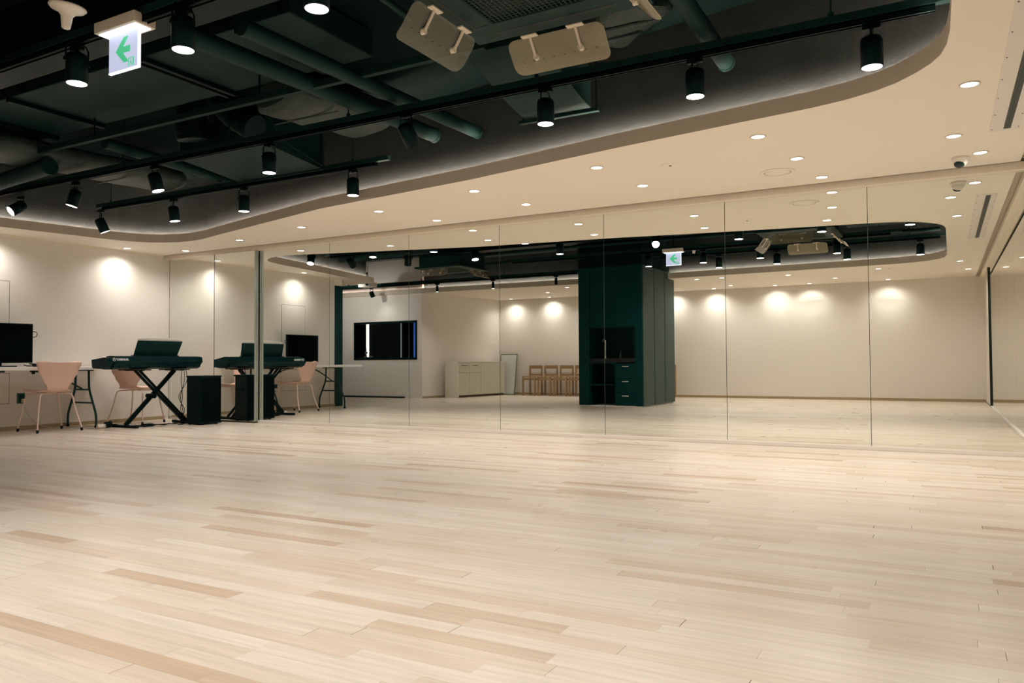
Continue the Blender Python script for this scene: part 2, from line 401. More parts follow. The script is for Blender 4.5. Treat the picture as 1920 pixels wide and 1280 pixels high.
t = thing('wall_light_strip', 'blue light strip at the right edge of the studio window', 'light')
MB().cbox(-10.52, -10.40, -7.2, -7.1, .4, 2.2, .01).build('housing', 'studio_panel', t)
MB().box(-10.50, -10.42, -7.10, -7.092, .42, 2.18).build('tube', 'strip_blue', t)
t = thing('acoustic_panel', 'wide dark grey panel on the control room wall behind the window', 'panel')
MB().cbox(-12.66, -11.82, -8.29, -8.22, .5, 2.1, .02).build('board', 'studio_panel', t)
t = thing('window_figurine', 'small white figurine standing inside the studio window', 'lamp', (-11.72, -6.9, .905))  # figurine on a shelf behind the pane, gives no light
MB().box(-.25, .35, -.2, .2, -.06, 0).build('shelf', 'studio_panel', t)
MB().lathe([(0,0),(.045,0),(.05,.01),(.02,.02),(.016,.09),(.04,.10),(.035,.12),(.012,.14),(.01,.22),(0,.23)]).build('body', 'white_plastic', t)
MB().lathe([(0,0),(.05,0),(.055,.02),(.05,.03),(0,.03)], X=Matrix.Translation((.14,0,0))).build('dish', 'white_plastic', t)

# ================================================================== MIRRORS
seams = [XL, -8.53, -7.77, -6.5635, -5.3588, -4.154, -2.949, -1.7445, -.5398, XR]
names = ['narrow wall mirror in the left corner behind the keyboard', None,
         'mirror panel right of the door mirror, reflecting monitor and pink chair', 'mirror panel reflecting the dark studio window',
         'mirror panel reflecting the white low cabinet', 'mirror panel reflecting the oak chairs and left half of the black cupboard',
         'mirror panel reflecting the green arrow sign and cupboard drawers', 'mirror panel reflecting only pale wall below the air conditioner',
         'last mirror panel at the right corner under the dome camera']
for i, nm in enumerate(names):
    if nm is None: continue
    a, b = seams[i]+.0025, seams[i+1]-.0025
    t = thing('mirror_panel', 'tall '+nm, 'mirror')
    MB().box(a, b, 0, .001, .034, 2.2395).build('glass', 'mirror_glass', t)
    MB().box(a-.0006, b+.0006, .001, .006, .034, 2.2395).build('glass_edge', 'mirror_edge', t)
t = thing('mirror_door', 'narrow framed mirror door standing proud of the mirror wall near the speaker', 'mirror')
MB().box(-8.525, -7.772, -.0755, -.0745, .022, 2.232).build('glass', 'mirror_glass', t)
MB().box(-8.527, -7.768, -.0745, -.040, .02, 2.234).build('front_frame', 'alu', t)
MB().box(-8.522, -7.776, -.040, -.034, .02, 2.234).build('gasket', 'black_gap', t)
MB().box(-8.527, -7.768, -.034, -.013, .02, 2.234).build('rear_frame', 'alu', t)
MB().box(-8.5, -7.8, -.013, .0, .02, 2.234).build('spacer', 'black_gap', t)
MB().box(-8.532, -8.524, -.077, -.001, .0, 2.234).build('side_gasket', 'black_gap', t)
ys = [-.003, -1.2, -2.4, -3.6, -4.8, -6.0, -7.25]
for i in range(6):
    t = thing('side_mirror_panel', ['side wall mirror panel nearest the front corner', 'second side wall mirror panel from the front corner', 'third side wall mirror panel from the front corner',
        'fourth side wall mirror panel from the front corner', 'fifth side wall mirror panel from the front corner', 'side wall mirror panel whose dark edge shows near the back wall'][i], 'mirror')
    MB().box(XR-.001, XR, ys[i+1]+.0025, ys[i]-.0025, .034, 2.2395).build('glass', 'mirror_glass', t)
    MB().box(XR, XR+.006, ys[i+1]+.002, ys[i]-.002, .034, 2.2395).build('glass_edge', 'mirror_edge', t)
MB().box(XR-.02, XR+.012, -7.285, -7.25, 0, 2.2395).build('end_strip', 'black_gap', t)

# ================================================================== DOWNLIGHTS
def make_downlight():
    r = bpy.data.objects.new('downlight', None); COL.objects.link(r); r.empty_display_size = .05
    MB().lathe([(.043,.0),(.053,-.001),(.055,-.004),(.052,-.006),(.044,-.004),(.042,.0)], 28).build('bezel', 'white_plastic', r)
    MB().lathe([(0,-.0015),(.043,-.0015)], 28).build('lens', 'lens_glow', r)
    return r
spot_cache = {}
def spot(name, loc, energy, size, blend, colr, aim=(0,0,-1), rad=.035, parent=None):
    k = (name, energy, size, blend, colr)
    if k not in spot_cache:
        L = bpy.data.lights.new(name, 'SPOT'); L.energy = energy; L.spot_size = math.radians(size); L.spot_blend = blend; L.color = colr; L.shadow_soft_size = rad
        spot_cache[k] = L
    o = bpy.data.objects.new(name, spot_cache[k]); COL.objects.link(o)
    m = rot_to(aim); m.translation = Vector(loc); o.matrix_world = m
    if parent is not None: o.parent = parent; o.matrix_parent_inverse = parent.matrix_basis.inverted()
    return o
proto = make_downlight(); first = True
def downlight(x, y, label, group, wash=False):
    global first
    r = proto if first else copy_tree(proto); first = False
    r.location = (x, y, HC); tag(r, label, 'light', group)
    spot('bulb', (x, y, HC-.012), WASH_W if wash else DOWN_W, 150 if wash else 155, 1.0, LIGHT_COL)
ords = ['first', 'second', 'third', 'fourth', 'fifth', 'sixth', 'seventh', 'eighth', 'ninth']
for i, (x, y) in enumerate([(.158,-2.235), (-1.076,-1.80), (-2.355,-1.581), (-3.625,-1.364), (-4.937,-1.072), (-6.25,-.80), (-7.55,-.52), (-8.87,-.262)]):
    downlight(x, y, 'lit round downlight, %s from the right in the row along the ceiling opening' % ords[i], 'downlights along the ceiling opening')
for i, (x, y) in enumerate([(.092,-1.136), (-.939,-1.066), (-2.254,-.798), (-3.50,-.616), (-4.718,-.364)]):
    downlight(x, y, 'lit round downlight, %s from the right in the row nearer the mirror' % ords[i], 'downlights beside the mirror')
downlight(.27, -.55, 'small lit downlight just behind the dome camera', 'downlights beside the mirror')
downlight(-.855, -.334, 'lit downlight against the mirror trim between round speaker and camera', 'downlights beside the mirror')
downlight(-9.33, -.80, 'lit downlight against the left wall nearest the mirror corner', 'downlights along the left wall', True)
downlight(-9.33, -2.42, 'lit downlight against the left wall at the left picture edge', 'downlights along the left wall', True)
WASH = [(-9.0,-8.95), (-8.0,-9.0), (-6.9,-8.95), (-5.06,-8.98), (-4.16,-8.98), (-2.93,-8.98), (-2.27,-8.95), (-.87,-8.93)]
for i, (x, y) in enumerate(WASH):
    downlight(x, y, 'lit downlight washing the back wall, %s from the left in the mirror' % ords[i], 'downlights washing the back wall', True)
for i, (x, y) in enumerate([(-7.5,-7.9), (-6.66,-7.1), (-3.96,-6.98), (-3.70,-6.98+.0), (-3.7,-8.5), (-2.37,-7.15), (-1.71,-8.15), (-.91,-6.98), (.258,-6.56), (.395,-7.83)]):
    if i == 3: x = -3.5
    downlight(x, y, 'lit downlight in the rear ceiling strip, %s from the left in the mirror' % (ords+['tenth'])[i], 'downlights of the rear ceiling strip')

# ================================================================== TRACKS AND TRACK LAMPS
def track(x0, x1, y, z, label, rods):
    t = thing('light_track', label, 'track', ((x0+x1)/2, y, z)); h = (x1-x0)/2
    c = MB(); c.box(-h, h, -.018, -.012, -.034, 0); c.box(-h, h, .012, .018, -.034, 0); c.box(-h, h, -.018, .018, -.006, 0); c.box(-h, h, -.003, .003, -.03, -.006)
    c.build('rail', 'track_black', t)
    MB().cbox(-h-.1, h+.14, -.022, .022, .002, .045, .003).build('support_channel', 'rail_dark', t)
    for r in rods:
        c = MB(); c.cyl((r-(x0+x1)/2, 0, .04), (r-(x0+x1)/2, 0, ZT-z), .006, n=8); c.cyl((r-(x0+x1)/2, 0, .04), (r-(x0+x1)/2, 0, .07), .016, n=8)
        c.build('hanger_rod', 'rail_dark', t)
    return t
track(-9.05, .0, -2.72, 2.575, 'long black lighting track running parallel to the mirror', [-8.35,-6.6,-5.2,-3.9,-2.3,-.5])
track(-8.5, -4.47, -1.68, 2.585, 'short black lighting track nearest the mirror', [-8.35,-6.0,-4.75])
track(-6.6, -.6, -4.70, 2.53, 'black lighting track carrying lamps beside the arrow sign', [-5,-3.4,-1.5])
track(-4.2, .0, -5.60, 2.56, 'rear black lighting track seen only in the mirror', [-3.6,-1.9,-.4])
track(-12.3, -6.0, -6.15, 2.46, 'black lighting track in front of the studio window wall', [-11.6,-9.6,-7.6])
def lamp(x, y, zt, aim, label, group, on=True, size=(.056, .165), zl=2.308, power=None, cone=115):
    """zt: track underside; lens centre at (x,y,zl)."""
    r_, h = size; a = Vector(aim).normalized()
    lens = Vector((x, y, zl)); piv = lens - a*h*.72
    top = Vector((piv.x, piv.y, zt-.034))
    t = thing('track_lamp', label, 'lamp', top, 0, group)
    rel = piv-top
    c = MB(); c.cbox(-.045, .045, -.016, .016, -.03, .0, .003); c.cyl((0,0,-.03), (0,0,min(-.035, rel.z+r_*1.75)), .012, n=12); c.build('adapter', 'track_black', t)
    hd = Vector((a.x, a.y, 0)); ang = math.atan2(hd.y, hd.x) if hd.length > .01 else 0
    sd = Vector((-math.sin(ang), math.cos(ang), 0)); w_ = r_*1.12
    pts = [rel+sd*w_, rel+sd*w_+Vector((0,0,r_*1.3)), rel+sd*w_*.75+Vector((0,0,r_*1.75)), rel-sd*w_*.75+Vector((0,0,r_*1.75)), rel-sd*w_+Vector((0,0,r_*1.3)), rel-sd*w_]
    c = MB(); c.tube(pts, .005, 6); c.cyl(rel+sd*w_*1.12, rel+sd*w_*.9, .012, n=10); c.cyl(rel-sd*w_*1.12, rel-sd*w_*.9, .012, n=10); c.build('yoke', 'track_black', t)
    X = Matrix.Translation(rel) @ rot_to(a)
    k = h*.72
    MB().lathe([(0,h*.28),(r_*.6,h*.28),(r_*.9,h*.22),(r_,h*.12),(r_,-k),(r_*.94,-k),(r_*.9,-k+.012),(0,-k+.014)], 28, X).build('housing', 'black_metal', t)
    MB().lathe([(0,-k-.0005),(r_*.9,-k-.0005)], 28, X).build('lens', 'lens_glow' if on else 'kb_dark', t)
    if on: spot('track_bulb', lens+a*.012, power or TRACK_W, cone, .9, TRACK_COL, a, .04)
    return t
g = 'lamps on the long track'
lamp(-8.50, -2.70, 2.575, (-.10,-.85,-.62), 'track lamp tilted strongly so its glaring lens faces the camera, far left', g, zl=2.37)
lamp(-7.40, -2.72, 2.575, (-.2,-.22,-1), 'second lamp from the left on the long track, lens tipped left', g)
lamp(-6.13, -2.70, 2.575, (.22,.16,-1), 'third lamp from the left on the long track, leaning right above the wrapped duct', g, zl=2.315)
lamp(-4.73, -2.72, 2.575, (0,0,-1), 'fourth lamp from the left on the long track, hanging straight before the box duct', g, zl=2.298)
lamp(-3.31, -2.70, 2.575, (.12,.55,-.8), 'lamp on the long track turned to the mirror with its lens hidden', g, zl=2.325)
lamp(-2.23, -2.73, 2.575, (0,0,-1), 'second lamp from the right on the long track, below the rounded duct end', g, zl=2.303)
lamp(-1.246, -2.73, 2.575, (0,0,-1), 'first lamp from the right on the long track with a starry glare', g, zl=2.312)
lamp(-.30, -2.72, 2.575, (0,0,-1), 'lamp at the far right end of the long track, seen in the mirror', g)
g = 'lamps on the short track'
lamp(-8.47, -1.67, 2.585, (.18,.42,-1), 'leftmost lamp on the short track, leaning away from the camera', g, zl=2.30)
lamp(-7.25, -1.67, 2.585, (.08,.1,-1), 'second lamp from the left on the short track', g, zl=2.31)
lamp(-6.18, -1.68, 2.585, (0,0,-1), 'third lamp from the left on the short track', g, zl=2.308)
lamp(-4.745, -1.685, 2.585, (0,0,-1), 'rightmost lamp on the short track, under the hanger rod', g, zl=2.310)
g = 'lamps on the sign track'
lamp(-4.10, -4.70, 2.53, (0,0,-1), 'large lamp left of the arrow sign', g, zl=2.288)
lamp(-3.22, -4.71, 2.53, (0,0,-1), 'large lamp right of the arrow sign with glaring lens', g, zl=2.290)
lamp(-2.36, -4.70, 2.53, (0,0,-1), 'glaring lamp at the top edge of the picture', g, zl=2.300)
lamp(-1.30, -4.75, 2.53, (0,0,-1), 'lamp beside the air conditioner flap, seen in the mirror', g, zl=2.30)
g = 'lamps on the rear track'
for x, w_ in ((-3.2, 'first'), (-2.28, 'second'), (-1.25, 'third'), (-.26, 'fourth')):
    lamp(x, -5.60, 2.56, (0,0,-1), 'lamp on the rear track, %s from the left in the mirror' % w_, g)
g = 'small lamps before the studio window wall'
for x, w_, on in ((-9.2, 'left', True), (-7.85, 'middle', True), (-6.45, 'right', False)):
    lamp(x, -6.15, 2.46, (0,0,-1), 'slim black lamp before the rear lip, %s of three in the mirror' % w_, g, on, (.028, .13), 2.25)
g = 'turned lamps by the window wall'
lamp(-10.9, -6.15, 2.46, (.15,-.35,-.8), 'lamp turned toward the studio window wall, seen in the mirror', g, True, (.05,.13), 2.22, 8, 110)
track(-12.4, -10.3, -5.05, 2.56, 'short black track in the alcove before the studio window, seen in the mirror', [-12, -10.6])
lamp(-11.9, -5.05, 2.56, (.1,-1,-.45), 'left of two lit lamps in the alcove aimed at the studio window wall', g, True, (.05,.13), 2.36, 48, 120)
lamp(-10.9, -5.05, 2.56, (.0,-1,-.45), 'right of two lit lamps in the alcove aimed at the studio window wall', g, True, (.05,.13), 2.36, 48, 120)

# ================================================================== ARROW SIGN
t = thing('exit_sign', 'lit hanging exit sign with green arrow and running figure', 'sign', (-3.69, -4.70, 2.28))
MB().cbox(-.165, .165, -.062, .062, .205, .262, .004).build('housing', 'cream_plastic', t)
MB().box(-.15, .15, -.045, .045, .200, .205).build('light_slot', 'sign_edge', t)
MB().box(-.118, .118, -.007, .007, .004, .203).build('acrylic_panel', 'sign_glow', t)
c = MB(); c.box(-.120, .120, -.008, .008, -.002, .004); c.box(.118, .122, -.008, .008, -.002, .203); c.build('bright_edge', 'sign_edge', t)
ar = MB()
P0 = [(-.062,.105),(.005,.175),(.045,.175),(.002,.124),(.058,.124),(.058,.090),(.002,.090),(.045,.040),(.005,.040)]
for s_ in (-1, 1):
    ar.add([(p[0], s_*.0078, p[1]) for p in P0], [(0,1,2,3),(0,3,6),(3,4,5,6),(0,6,7,8)])
ar.build('arrow', 'sign_green', t)
c = MB()
for s_ in (-1, 1):
    yy = (s_*.0072, s_*.0082) if s_ > 0 else (s_*.0082, s_*.0072)
    for (a, b, z0, z1) in ((.042,.047,.012,.058), (.083,.088,.012,.058), (.042,.088,.054,.058), (.056,.060,.042,.052), (.052,.064,.034,.038), (.058,.066,.026,.034), (.053,.057,.016,.026), (.066,.072,.018,.026), (.072,.076,.012,.05)):
        c.box(a, b, *yy, z0, z1)
c.build('pictogram', 'sign_green', t)
t2 = thing('sign_bracket', 'small black bracket holding the exit sign', 'bracket', (-3.69, -4.70, 2.542))
MB().box(-.03, .03, -.02, .02, -.001, .01).build('foot', 'black_metal', t2); MB().cyl((0,0,.005), (0,0,.55), .008, n=8).build('rod', 'black_metal', t2)

# ================================================================== CEILING SERVICES (dark zone)
def dbox(name, label, b, m='duct_dark', cat='duct', ch=.01):
    o = MB().cbox(*b, ch).build(name, m); return tag(o, label, cat)
t = thing('flat_duct', 'wide flat dark duct with cross ribs above the sign', 'duct', (-6.2, -3.36, 2.9))
MB().cbox(-3.0, 2.75, -.42, .38, 0, .18, .01).build('sheet', 'duct_dark', t)
for x in (-1.95, -1.0, -.31, 1.28, 1.36, 1.93, 2.3):
    MB().cbox(x-.02, x+.02, -.43, .39, -.035, .0, .004).build('flange', 'black_metal', t)
dbox('dark_depth_block', 'black block added for the dark ceiling depth behind the sign track', (-10.5, -2.3, -4.42, -4.22, 2.70, 3.08), 'black_metal', 'block')  # black block added where the ceiling is only deeper and dark
t = thing('cable_tray', 'long dark rail crossing the ceiling below the flat duct', 'rail', (-6, -3.13, 2.70))
MB().cbox(-3.3, 3.55, -.022, .022, 0, .05, .003).build('channel', 'rail_dark', t)
for x in (-2.5, -.4, 1.6): MB().cyl((x, 0, .04), (x, 0, .4), .007, n=8).build('hanger_rod', 'black_metal', t)
def pipe(label, pts, r, m='duct_dark', ring=True):
    t = thing('pipe', label, 'pipe'); MB().tube(pts, r, 20).build('tube', m, t)
    if ring:
        e = Vector(pts[-1]); d = (e-Vector(pts[-2])).normalized()
        MB().cyl(e-d*.03, e+d*.002, r*1.06, n=20).build('end_cap', m, t)
    return t
pipe('dark pipe ending at the cove wall above the mirror, right of the turned lamp', [(-3.50,-4.1,2.70), (-3.45,-2.6,2.70), (-3.40,-1.66,2.70)], .052)
pipe('thick dark pipe passing just above the turned lamp toward the mirror', [(-3.95,-4.2,2.74), (-3.88,-2.8,2.74), (-3.80,-1.72,2.72)], .062)
pipe('dark pipe ending near the third lamp of the short track', [(-6.45,-3.0,2.72), (-6.5,-2.0,2.70), (-6.58,-1.3,2.68)], .05)
pipe('dark pipe right of the air conditioner ending at the cove wall', [(-1.19,-4.4,2.70), (-1.19,-3.1,2.70), (-1.20,-2.15,2.70)], .055)
pipe('slim dark conduit beside the glaring top lamp', [(-2.75,-5.4,2.93), (-2.85,-4.0,2.93), (-2.9,-3.3,2.93)], .022, ring=False)
pipe('dark round duct at the left picture edge lit pink below', [(-9.0,-2.95,2.56), (-8.2,-2.98,2.58), (-7.2,-3.05,2.60)], .075)
def wrapped(label, p0, p1, rx, rz, seed, n=26, m=24):
    rnd = random.Random(seed); p0 = Vector(p0); p1 = Vector(p1); d = (p1-p0).normalized(); a = Vector((0,0,1)).cross(d).normalized()
    ph = [rnd.uniform(0, 6.3) for _ in range(6)]
    c = MB(); v = []
    for k in range(m):
        t_ = k/(m-1); p = p0.lerp(p1, t_); e = min(1, min(t_, 1-t_)*14+.72)
        for i in range(n):
            q = 2*PI*i/n; w1 = 1+.03*math.sin(11*t_+ph[0]+2*q)+.02*math.sin(19*t_+ph[1]+q)+.012*math.sin(29*t_+ph[2]+3*q)
            ca, sa = math.cos(q), math.sin(q); cx = abs(ca)**.65*(1 if ca > 0 else -1); sx = abs(sa)**.65*(1 if sa > 0 else -1)
            v.append(p+a*cx*rx*e*w1+Z*sx*rz*e*w1)
    f = [(k*n+i, k*n+(i+1) % n, (k+1)*n+(i+1) % n, (k+1)*n+i) for k in range(m-1) for i in range(n)]
    c.add(v, f, True); c.add(v, [tuple(range(n)), tuple(range((m-1)*n, m*n))])
    t = thing('wrapped_duct', label, 'duct')
    c.build('insulation', 'duct_wrap', t)
    for q in (.3, .65):
        p = p0.lerp(p1, q); cb = MB(); cb.cbox(-rx*1.03, rx*1.03, -.012, .012, -rz*1.04, -rz*1.02, .002, X=Matrix.Translation(p)); cb.build('strap', 'black_metal', t)
wrapped('rough wrapped duct above the left end of the short track', (-7.55,-3.5,2.75), (-7.30,-1.62,2.75), .30, .10, 3)
wrapped('rough wrapped duct between the box duct and the turned lamp', (-4.50,-2.90,2.86), (-4.28,-1.95,2.86), .33, .13, 5)
wrapped('rough wrapped duct beside the right flap of the air conditioner', (-1.80,-2.82,2.76), (-1.36,-3.18,2.76), .17, .08, 8)
t = thing('box_duct', 'dark sheet metal box duct with pink-lit underside', 'duct')
c = MB(); c.prism([(-2.42,2.67),(-1.72,2.60),(-1.72,2.95),(-2.42,2.95)], -6.2, -5.10, 'x'); c.build('sheet', 'duct_dark', t)
MB().cbox(-6.22, -5.08, -1.73, -1.70, 2.585, 2.96, .004).build('flange', 'rail_dark', t)
MB().tube(bez([(-5.08,-2.40,2.90),(-5.08,-2.2,2.74),(-5.08,-1.9,2.66),(-5.07,-1.74,2.62)], 12), .005, 6).build('wire', 'rail_dark', t)
t = thing('box_duct', 'dark duct end with curved underside behind the second lamp from the right', 'duct')
prof = [(-2.9,2.80),(-2.6,2.72),(-2.35,2.65),(-2.15,2.61),(-2.05,2.60),(-2.05,2.9),(-2.9,2.95)]
MB().prism(prof, -2.74, -2.2, 'x').build('sheet', 'duct_dark', t)
MB().cbox(-2.80, -2.15, -2.045, -2.005, 2.575, 2.60, .003).build('support_channel', 'rail_dark', t)
MB().cyl((-2.17, -2.02, 2.58), (-2.17, -2.02, 3.1), .008, n=8).build('hanger_rod', 'black_metal', t)
MB().cyl((-2.77, -2.02, 2.58), (-2.77, -2.02, 3.1), .008, n=8).build('hanger_rod', 'black_metal', t)
def flex(label, pts, r):
    t = thing('flexible_duct', label, 'duct'); p = bez(pts, 90)
    MB().tube(p, r, 18, rf=lambda q: 1+.06*math.sin(q*170)).build('hose', 'black_metal', t)
flex('black corrugated hose hanging left of the other behind the long track', [(-5.75,-2.62,3.09),(-5.78,-2.62,2.98),(-5.80,-2.62,2.88),(-5.80,-2.60,2.75)], .13)
flex('black corrugated hose curving down to the box duct', [(-5.45,-2.63,3.09),(-5.38,-2.63,3.0),(-5.22,-2.62,2.86),(-5.02,-2.60,2.74)], .11)
for i, (x0, x1, yy, zz, lb) in enumerate([(-8.5,-.3,-5.15,2.78,'dark conduit crossing the ceiling behind the sign'), (-8.8,.0,-5.95,2.72,'dark conduit nearest the rear cove, seen in the mirror'), (-8.0,.0,-3.95,2.98,'thin dark conduit high above the air conditioner')]):
    pipe(lb, [(x0,yy,zz),((x0+x1)/2,yy,zz),(x1,yy,zz)], .03, ring=False)
dbox('flat_duct', 'rear flat dark duct seen only in the mirror', (-9.0, -5.7, -6.0, -5.0, 2.85, 3.05))
dbox('flat_duct', 'right rear dark duct above the rear track', (-1.2, -.1, -5.2, -4.9, 2.72, 2.9))
t = thing('junction_box', 'round dark junction cover at the top right of the opening', 'fitting', (-.38, -3.25, 2.86))
MB().lathe([(0,0),(.09,0),(.1,.01),(.1,.05)], 24).build('cover', 'duct_dark', t)
t = thing('conduit_loop', 'thin dark conduit bent in a loop near the rounded ceiling corner', 'pipe')
MB().tube(bez([(-.62,-3.3,3.05),(-.62,-3.0,2.86),(-.58,-2.9,2.72),(-.4,-2.86,2.68),(-.05,-2.9,2.68)], 24), .012, 8).build('tube', 'rail_dark', t)
# white sensors at the top left
def horn(x, y, z, label, tilt):
    t = thing('ceiling_sensor', label, 'sensor', (x, y, z)); X = Matrix.Rotation(tilt, 4, 'Y')
    MB().lathe([(0,.012),(.07,.012),(.084,.006),(.086,0),(.075,-.012),(.045,-.022),(.028,-.04),(.022,-.085),(.020,-.10),(.012,-.105),(0,-.106)], 32, X).build('body', 'white_plastic', t)
    MB().cyl((0,0,.01), (0,0,3.08-z), .006, n=8).build('rod', 'black_metal', t)
horn(-3.775, -4.95, 2.53, 'white disc sensor with a downward nozzle left of the sign', .12)
horn(-3.46, -5.05, 2.60, 'white nozzle sensor cut by the top edge of the picture', .05)
# white unit pieces seen near the studio wall in mirror
t = thing('projector', 'white ceiling projector hanging before the studio wall, seen in the mirror', 'projector', (-10.6, -5.6, 2.42))
MB().cbox(-.16, .16, -.12, .12, -.05, .05, .015).build('body', 'white_plastic', t); MB().cyl((0,0,.05), (0,0,.66), .015, n=10).build('pole', 'white_plastic', t); MB().cyl((.08,.12,0), (.08,.135,0), .03, n=16).build('lens', 'dome_black', t)

# ---- ceiling cassette air conditioner
def cassette(cx, cy_, z, label, flaps=True, full=True):
    t = thing('air_conditioner', label, 'air conditioner', (cx, cy_, z))
    c = MB(); hw = .50
    # panel frame ring round the intake grille
    g0 = .30
    for (a, b, c0, d) in ((-hw, hw, g0, hw), (-hw, hw, -hw, -g0), (-hw, -g0, -g0, g0), (g0, hw, -g0, g0)): c.cbox(a, b, c0, d, 0, .035, .006)
    c.build('panel', 'duct_dark', t)
    MB().box(-.44, .44, -.44, .44, .035, .32).build('casing', 'duct_dark', t)
    c = MB()
    for i in range(25): q = -g0+.025*i; c.box(q-.0018, q+.0018, -g0, g0, .004, .009)
    for i in range(25): q = -g0+.025*i; c.box(-g0, g0, q-.0018, q+.0018, .009, .013)
    o = c.build('grille', 'cab_grey', t, fix=False); 
    MB().box(-g0, g0, -g0, g0, .03, .034).build('filter', 'black_gap', t)
    for a in range(4):
        X = Matrix.Rotation(a*PI/2, 4, 'Z'); c = MB(); c.box(-.34, .34, .40, .42, -.001, .003, X=X); c.build('air_slot', 'black_gap', t)
    return t
def flap(cx, cy_, z, ang, tilt, label, m='deflector'):
    """translucent wind deflector: curved acrylic plate hung on two arms; local y points outwards."""
    t = thing('air_deflector', label, 'deflector', (cx, cy_, z), ang)
    W_, H_, r = .55, .20, .045; cols = 26; rows = 12; th = .003
    v = []; f = []
    def pos(u, s_):                                            # u -1..1 across, s_ 0..1 from top to bottom
        hw = W_/2; edge = min(s_, 1-s_)*H_
        if edge < r: hw = W_/2-(r-math.sqrt(max(0, r*r-(r-edge)**2)))
        yy = s_*H_; curl = .022*(max(0, s_-.6)/.4)**2
        return Vector((u*hw, yy*math.sin(tilt)+curl*math.cos(tilt), -yy*math.cos(tilt)+curl*math.sin(tilt)))
    for side in (0, 1):
        for j in range(rows+1):
            s_ = .5-.5*math.cos(PI*j/rows)
            for i in range(cols+1): v.append(pos(-1+2*i/cols, s_)+Vector((0, (th if side else 0)*math.cos(tilt), (th if side else 0)*math.sin(tilt))))
    N = (rows+1)*(cols+1)
    for side in (0, 1):
        for j in range(rows):
            for i in range(cols):
                a = side*N+j*(cols+1)+i; q = (a, a+1, a+cols+2, a+cols+1); f.append(q if side else q[::-1])
    c = MB(); c.add(v, f, True)
    ed = [j*(cols+1) for j in range(rows+1)]; ed2 = [j*(cols+1)+cols for j in range(rows+1)]; tp = list(range(cols+1)); bt = [rows*(cols+1)+i for i in range(cols+1)]
    for L in (ed, ed2, tp, bt): c.add(v, [(L[k], L[k+1], N+L[k+1], N+L[k]) for k in range(len(L)-1)])
    c.build('acrylic_plate', m, t, fix=False)
    for sx in (-.13, .13):
        p1 = pos(0, .55)+Vector((sx, -.012, 0)); p0 = Vector((sx, -.02, .0))
        c = MB(); c.cyl(p0+Vector((0,.008,.004)), p1, .008, n=10); c.cyl(p1+Vector((0,-.005,0)), p1+Vector((0,.018,0)), .016, n=14)
        c.cbox(sx-.045, sx+.045, -.03, .004, -.004, .004, .003); c.build('arm', 'cream_plastic', t)
    c = MB()
    for i in range(8):
        p = pos(0, .62)+Vector((-.21+.06*i, -.004, 0)); c.cyl(p, p+Vector((0,.012,0)), .0028, n=6)
    c.build('vent_holes', 'seam_dark', t)
ACX, ACY, ACZ = -1.70, -4.10, 2.50
cassette(ACX, ACY, ACZ, 'dark ceiling cassette air conditioner with square mesh grille')
flap(-1.73, -3.645, 2.46, 0, .7, 'cream translucent deflector on the mirror side of the air conditioner')
flap(-2.12, -4.03, 2.455, PI/2, .6, 'clear curved deflector on the left side of the air conditioner', 'deflector_clear')
flap(-1.25, -4.05, 2.455, -PI/2, .75, 'cream deflector on the right side of the air conditioner, cut by picture top')
flap(-1.69, -4.62, 2.455, PI, .75, 'deflector on the camera side of the air conditioner, seen in the mirror')
cassette(-8.0, -4.9, 2.50, 'second dark cassette air conditioner seen only in the mirror')
flap(-8.0, -4.38, 2.455, 0, .75, 'cream deflector on the mirror side of the second air conditioner')
flap(-7.48, -4.9, 2.455, -PI/2, .75, 'cream deflector on the right side of the second air conditioner')

# ---- flush ceiling fittings
t = thing('dome_camera', 'white dome security camera with black lens beside the mirror trim', 'camera', (.143, -.46, HC))
MB().lathe([(.062,0),(.064,-.006),(.060,-.020),(.05,-.028),(.04,-.03)], 36).build('base', 'white_plastic', t)
MB().lathe([(.052,-.024),(.05,-.036),(.044,-.05),(.034,-.062),(.02,-.071),(0,-.075)], 36, Matrix.Identity(4)).build('dome', 'white_plastic', t)
MB().lathe([(.038,.0),(.036,-.012),(.028,-.024),(.014,-.031),(0,-.033)], 28, Matrix.Translation((-.006,-.012,-.047))@Matrix.Rotation(-.35,4,'X')).build('lens', 'dome_black', t)
t = thing('ceiling_speaker', 'round cream ceiling loudspeaker set flush between downlights', 'speaker', (-1.145, -.70, HC))
MB().lathe([(.135,0),(.136,-.004),(.130,-.007),(.108,-.007),(.104,-.003),(.098,-.003),(.094,-.006),(.06,-.010),(0,-.011)], 40).build('grille', 'ceiling_paint', t)
MB().lathe([(.100,-.0045),(.104,-.0045)], 40).build('ring_gap', 'seam_dark', t)
t = thing('flush_sensor', 'faint flush round cover on the ceiling left of the downlight row end', 'sensor', (-1.83, -1.36, HC))
MB().lathe([(.075,0),(.074,-.003),(.06,-.004),(0,-.004)], 32).build('cover', 'ceiling_paint', t); MB().lathe([(.011,-.0045),(.010,-.008),(0,-.009)], 12).build('pin', 'seam_dark', t)
t = thing('flush_sensor', 'flush round cover on the rear ceiling strip, seen in the mirror', 'sensor', (-.75, -7.0, HC))
MB().lathe([(.075,0),(.074,-.003),(.06,-.004),(0,-.004)], 32).build('cover', 'ceiling_paint', t); MB().lathe([(.011,-.0045),(.010,-.008),(0,-.009)], 12).build('pin', 'seam_dark', t)
t = thing('slot_diffuser', 'long white linear air diffuser with one black slot on the right ceiling', 'vent', (.385, -2.6, HC))
c = MB(); c.box(-.085, -.008, -1.46, 1.46, -.006, .0); c.box(.034, .085, -1.46, 1.46, -.006, 0); c.box(-.008, .034, -1.46, -1.425, -.006, 0); c.box(-.008, .034, 1.425, 1.46, -.006, 0)
c.build('frame', 'kerb_white', t)
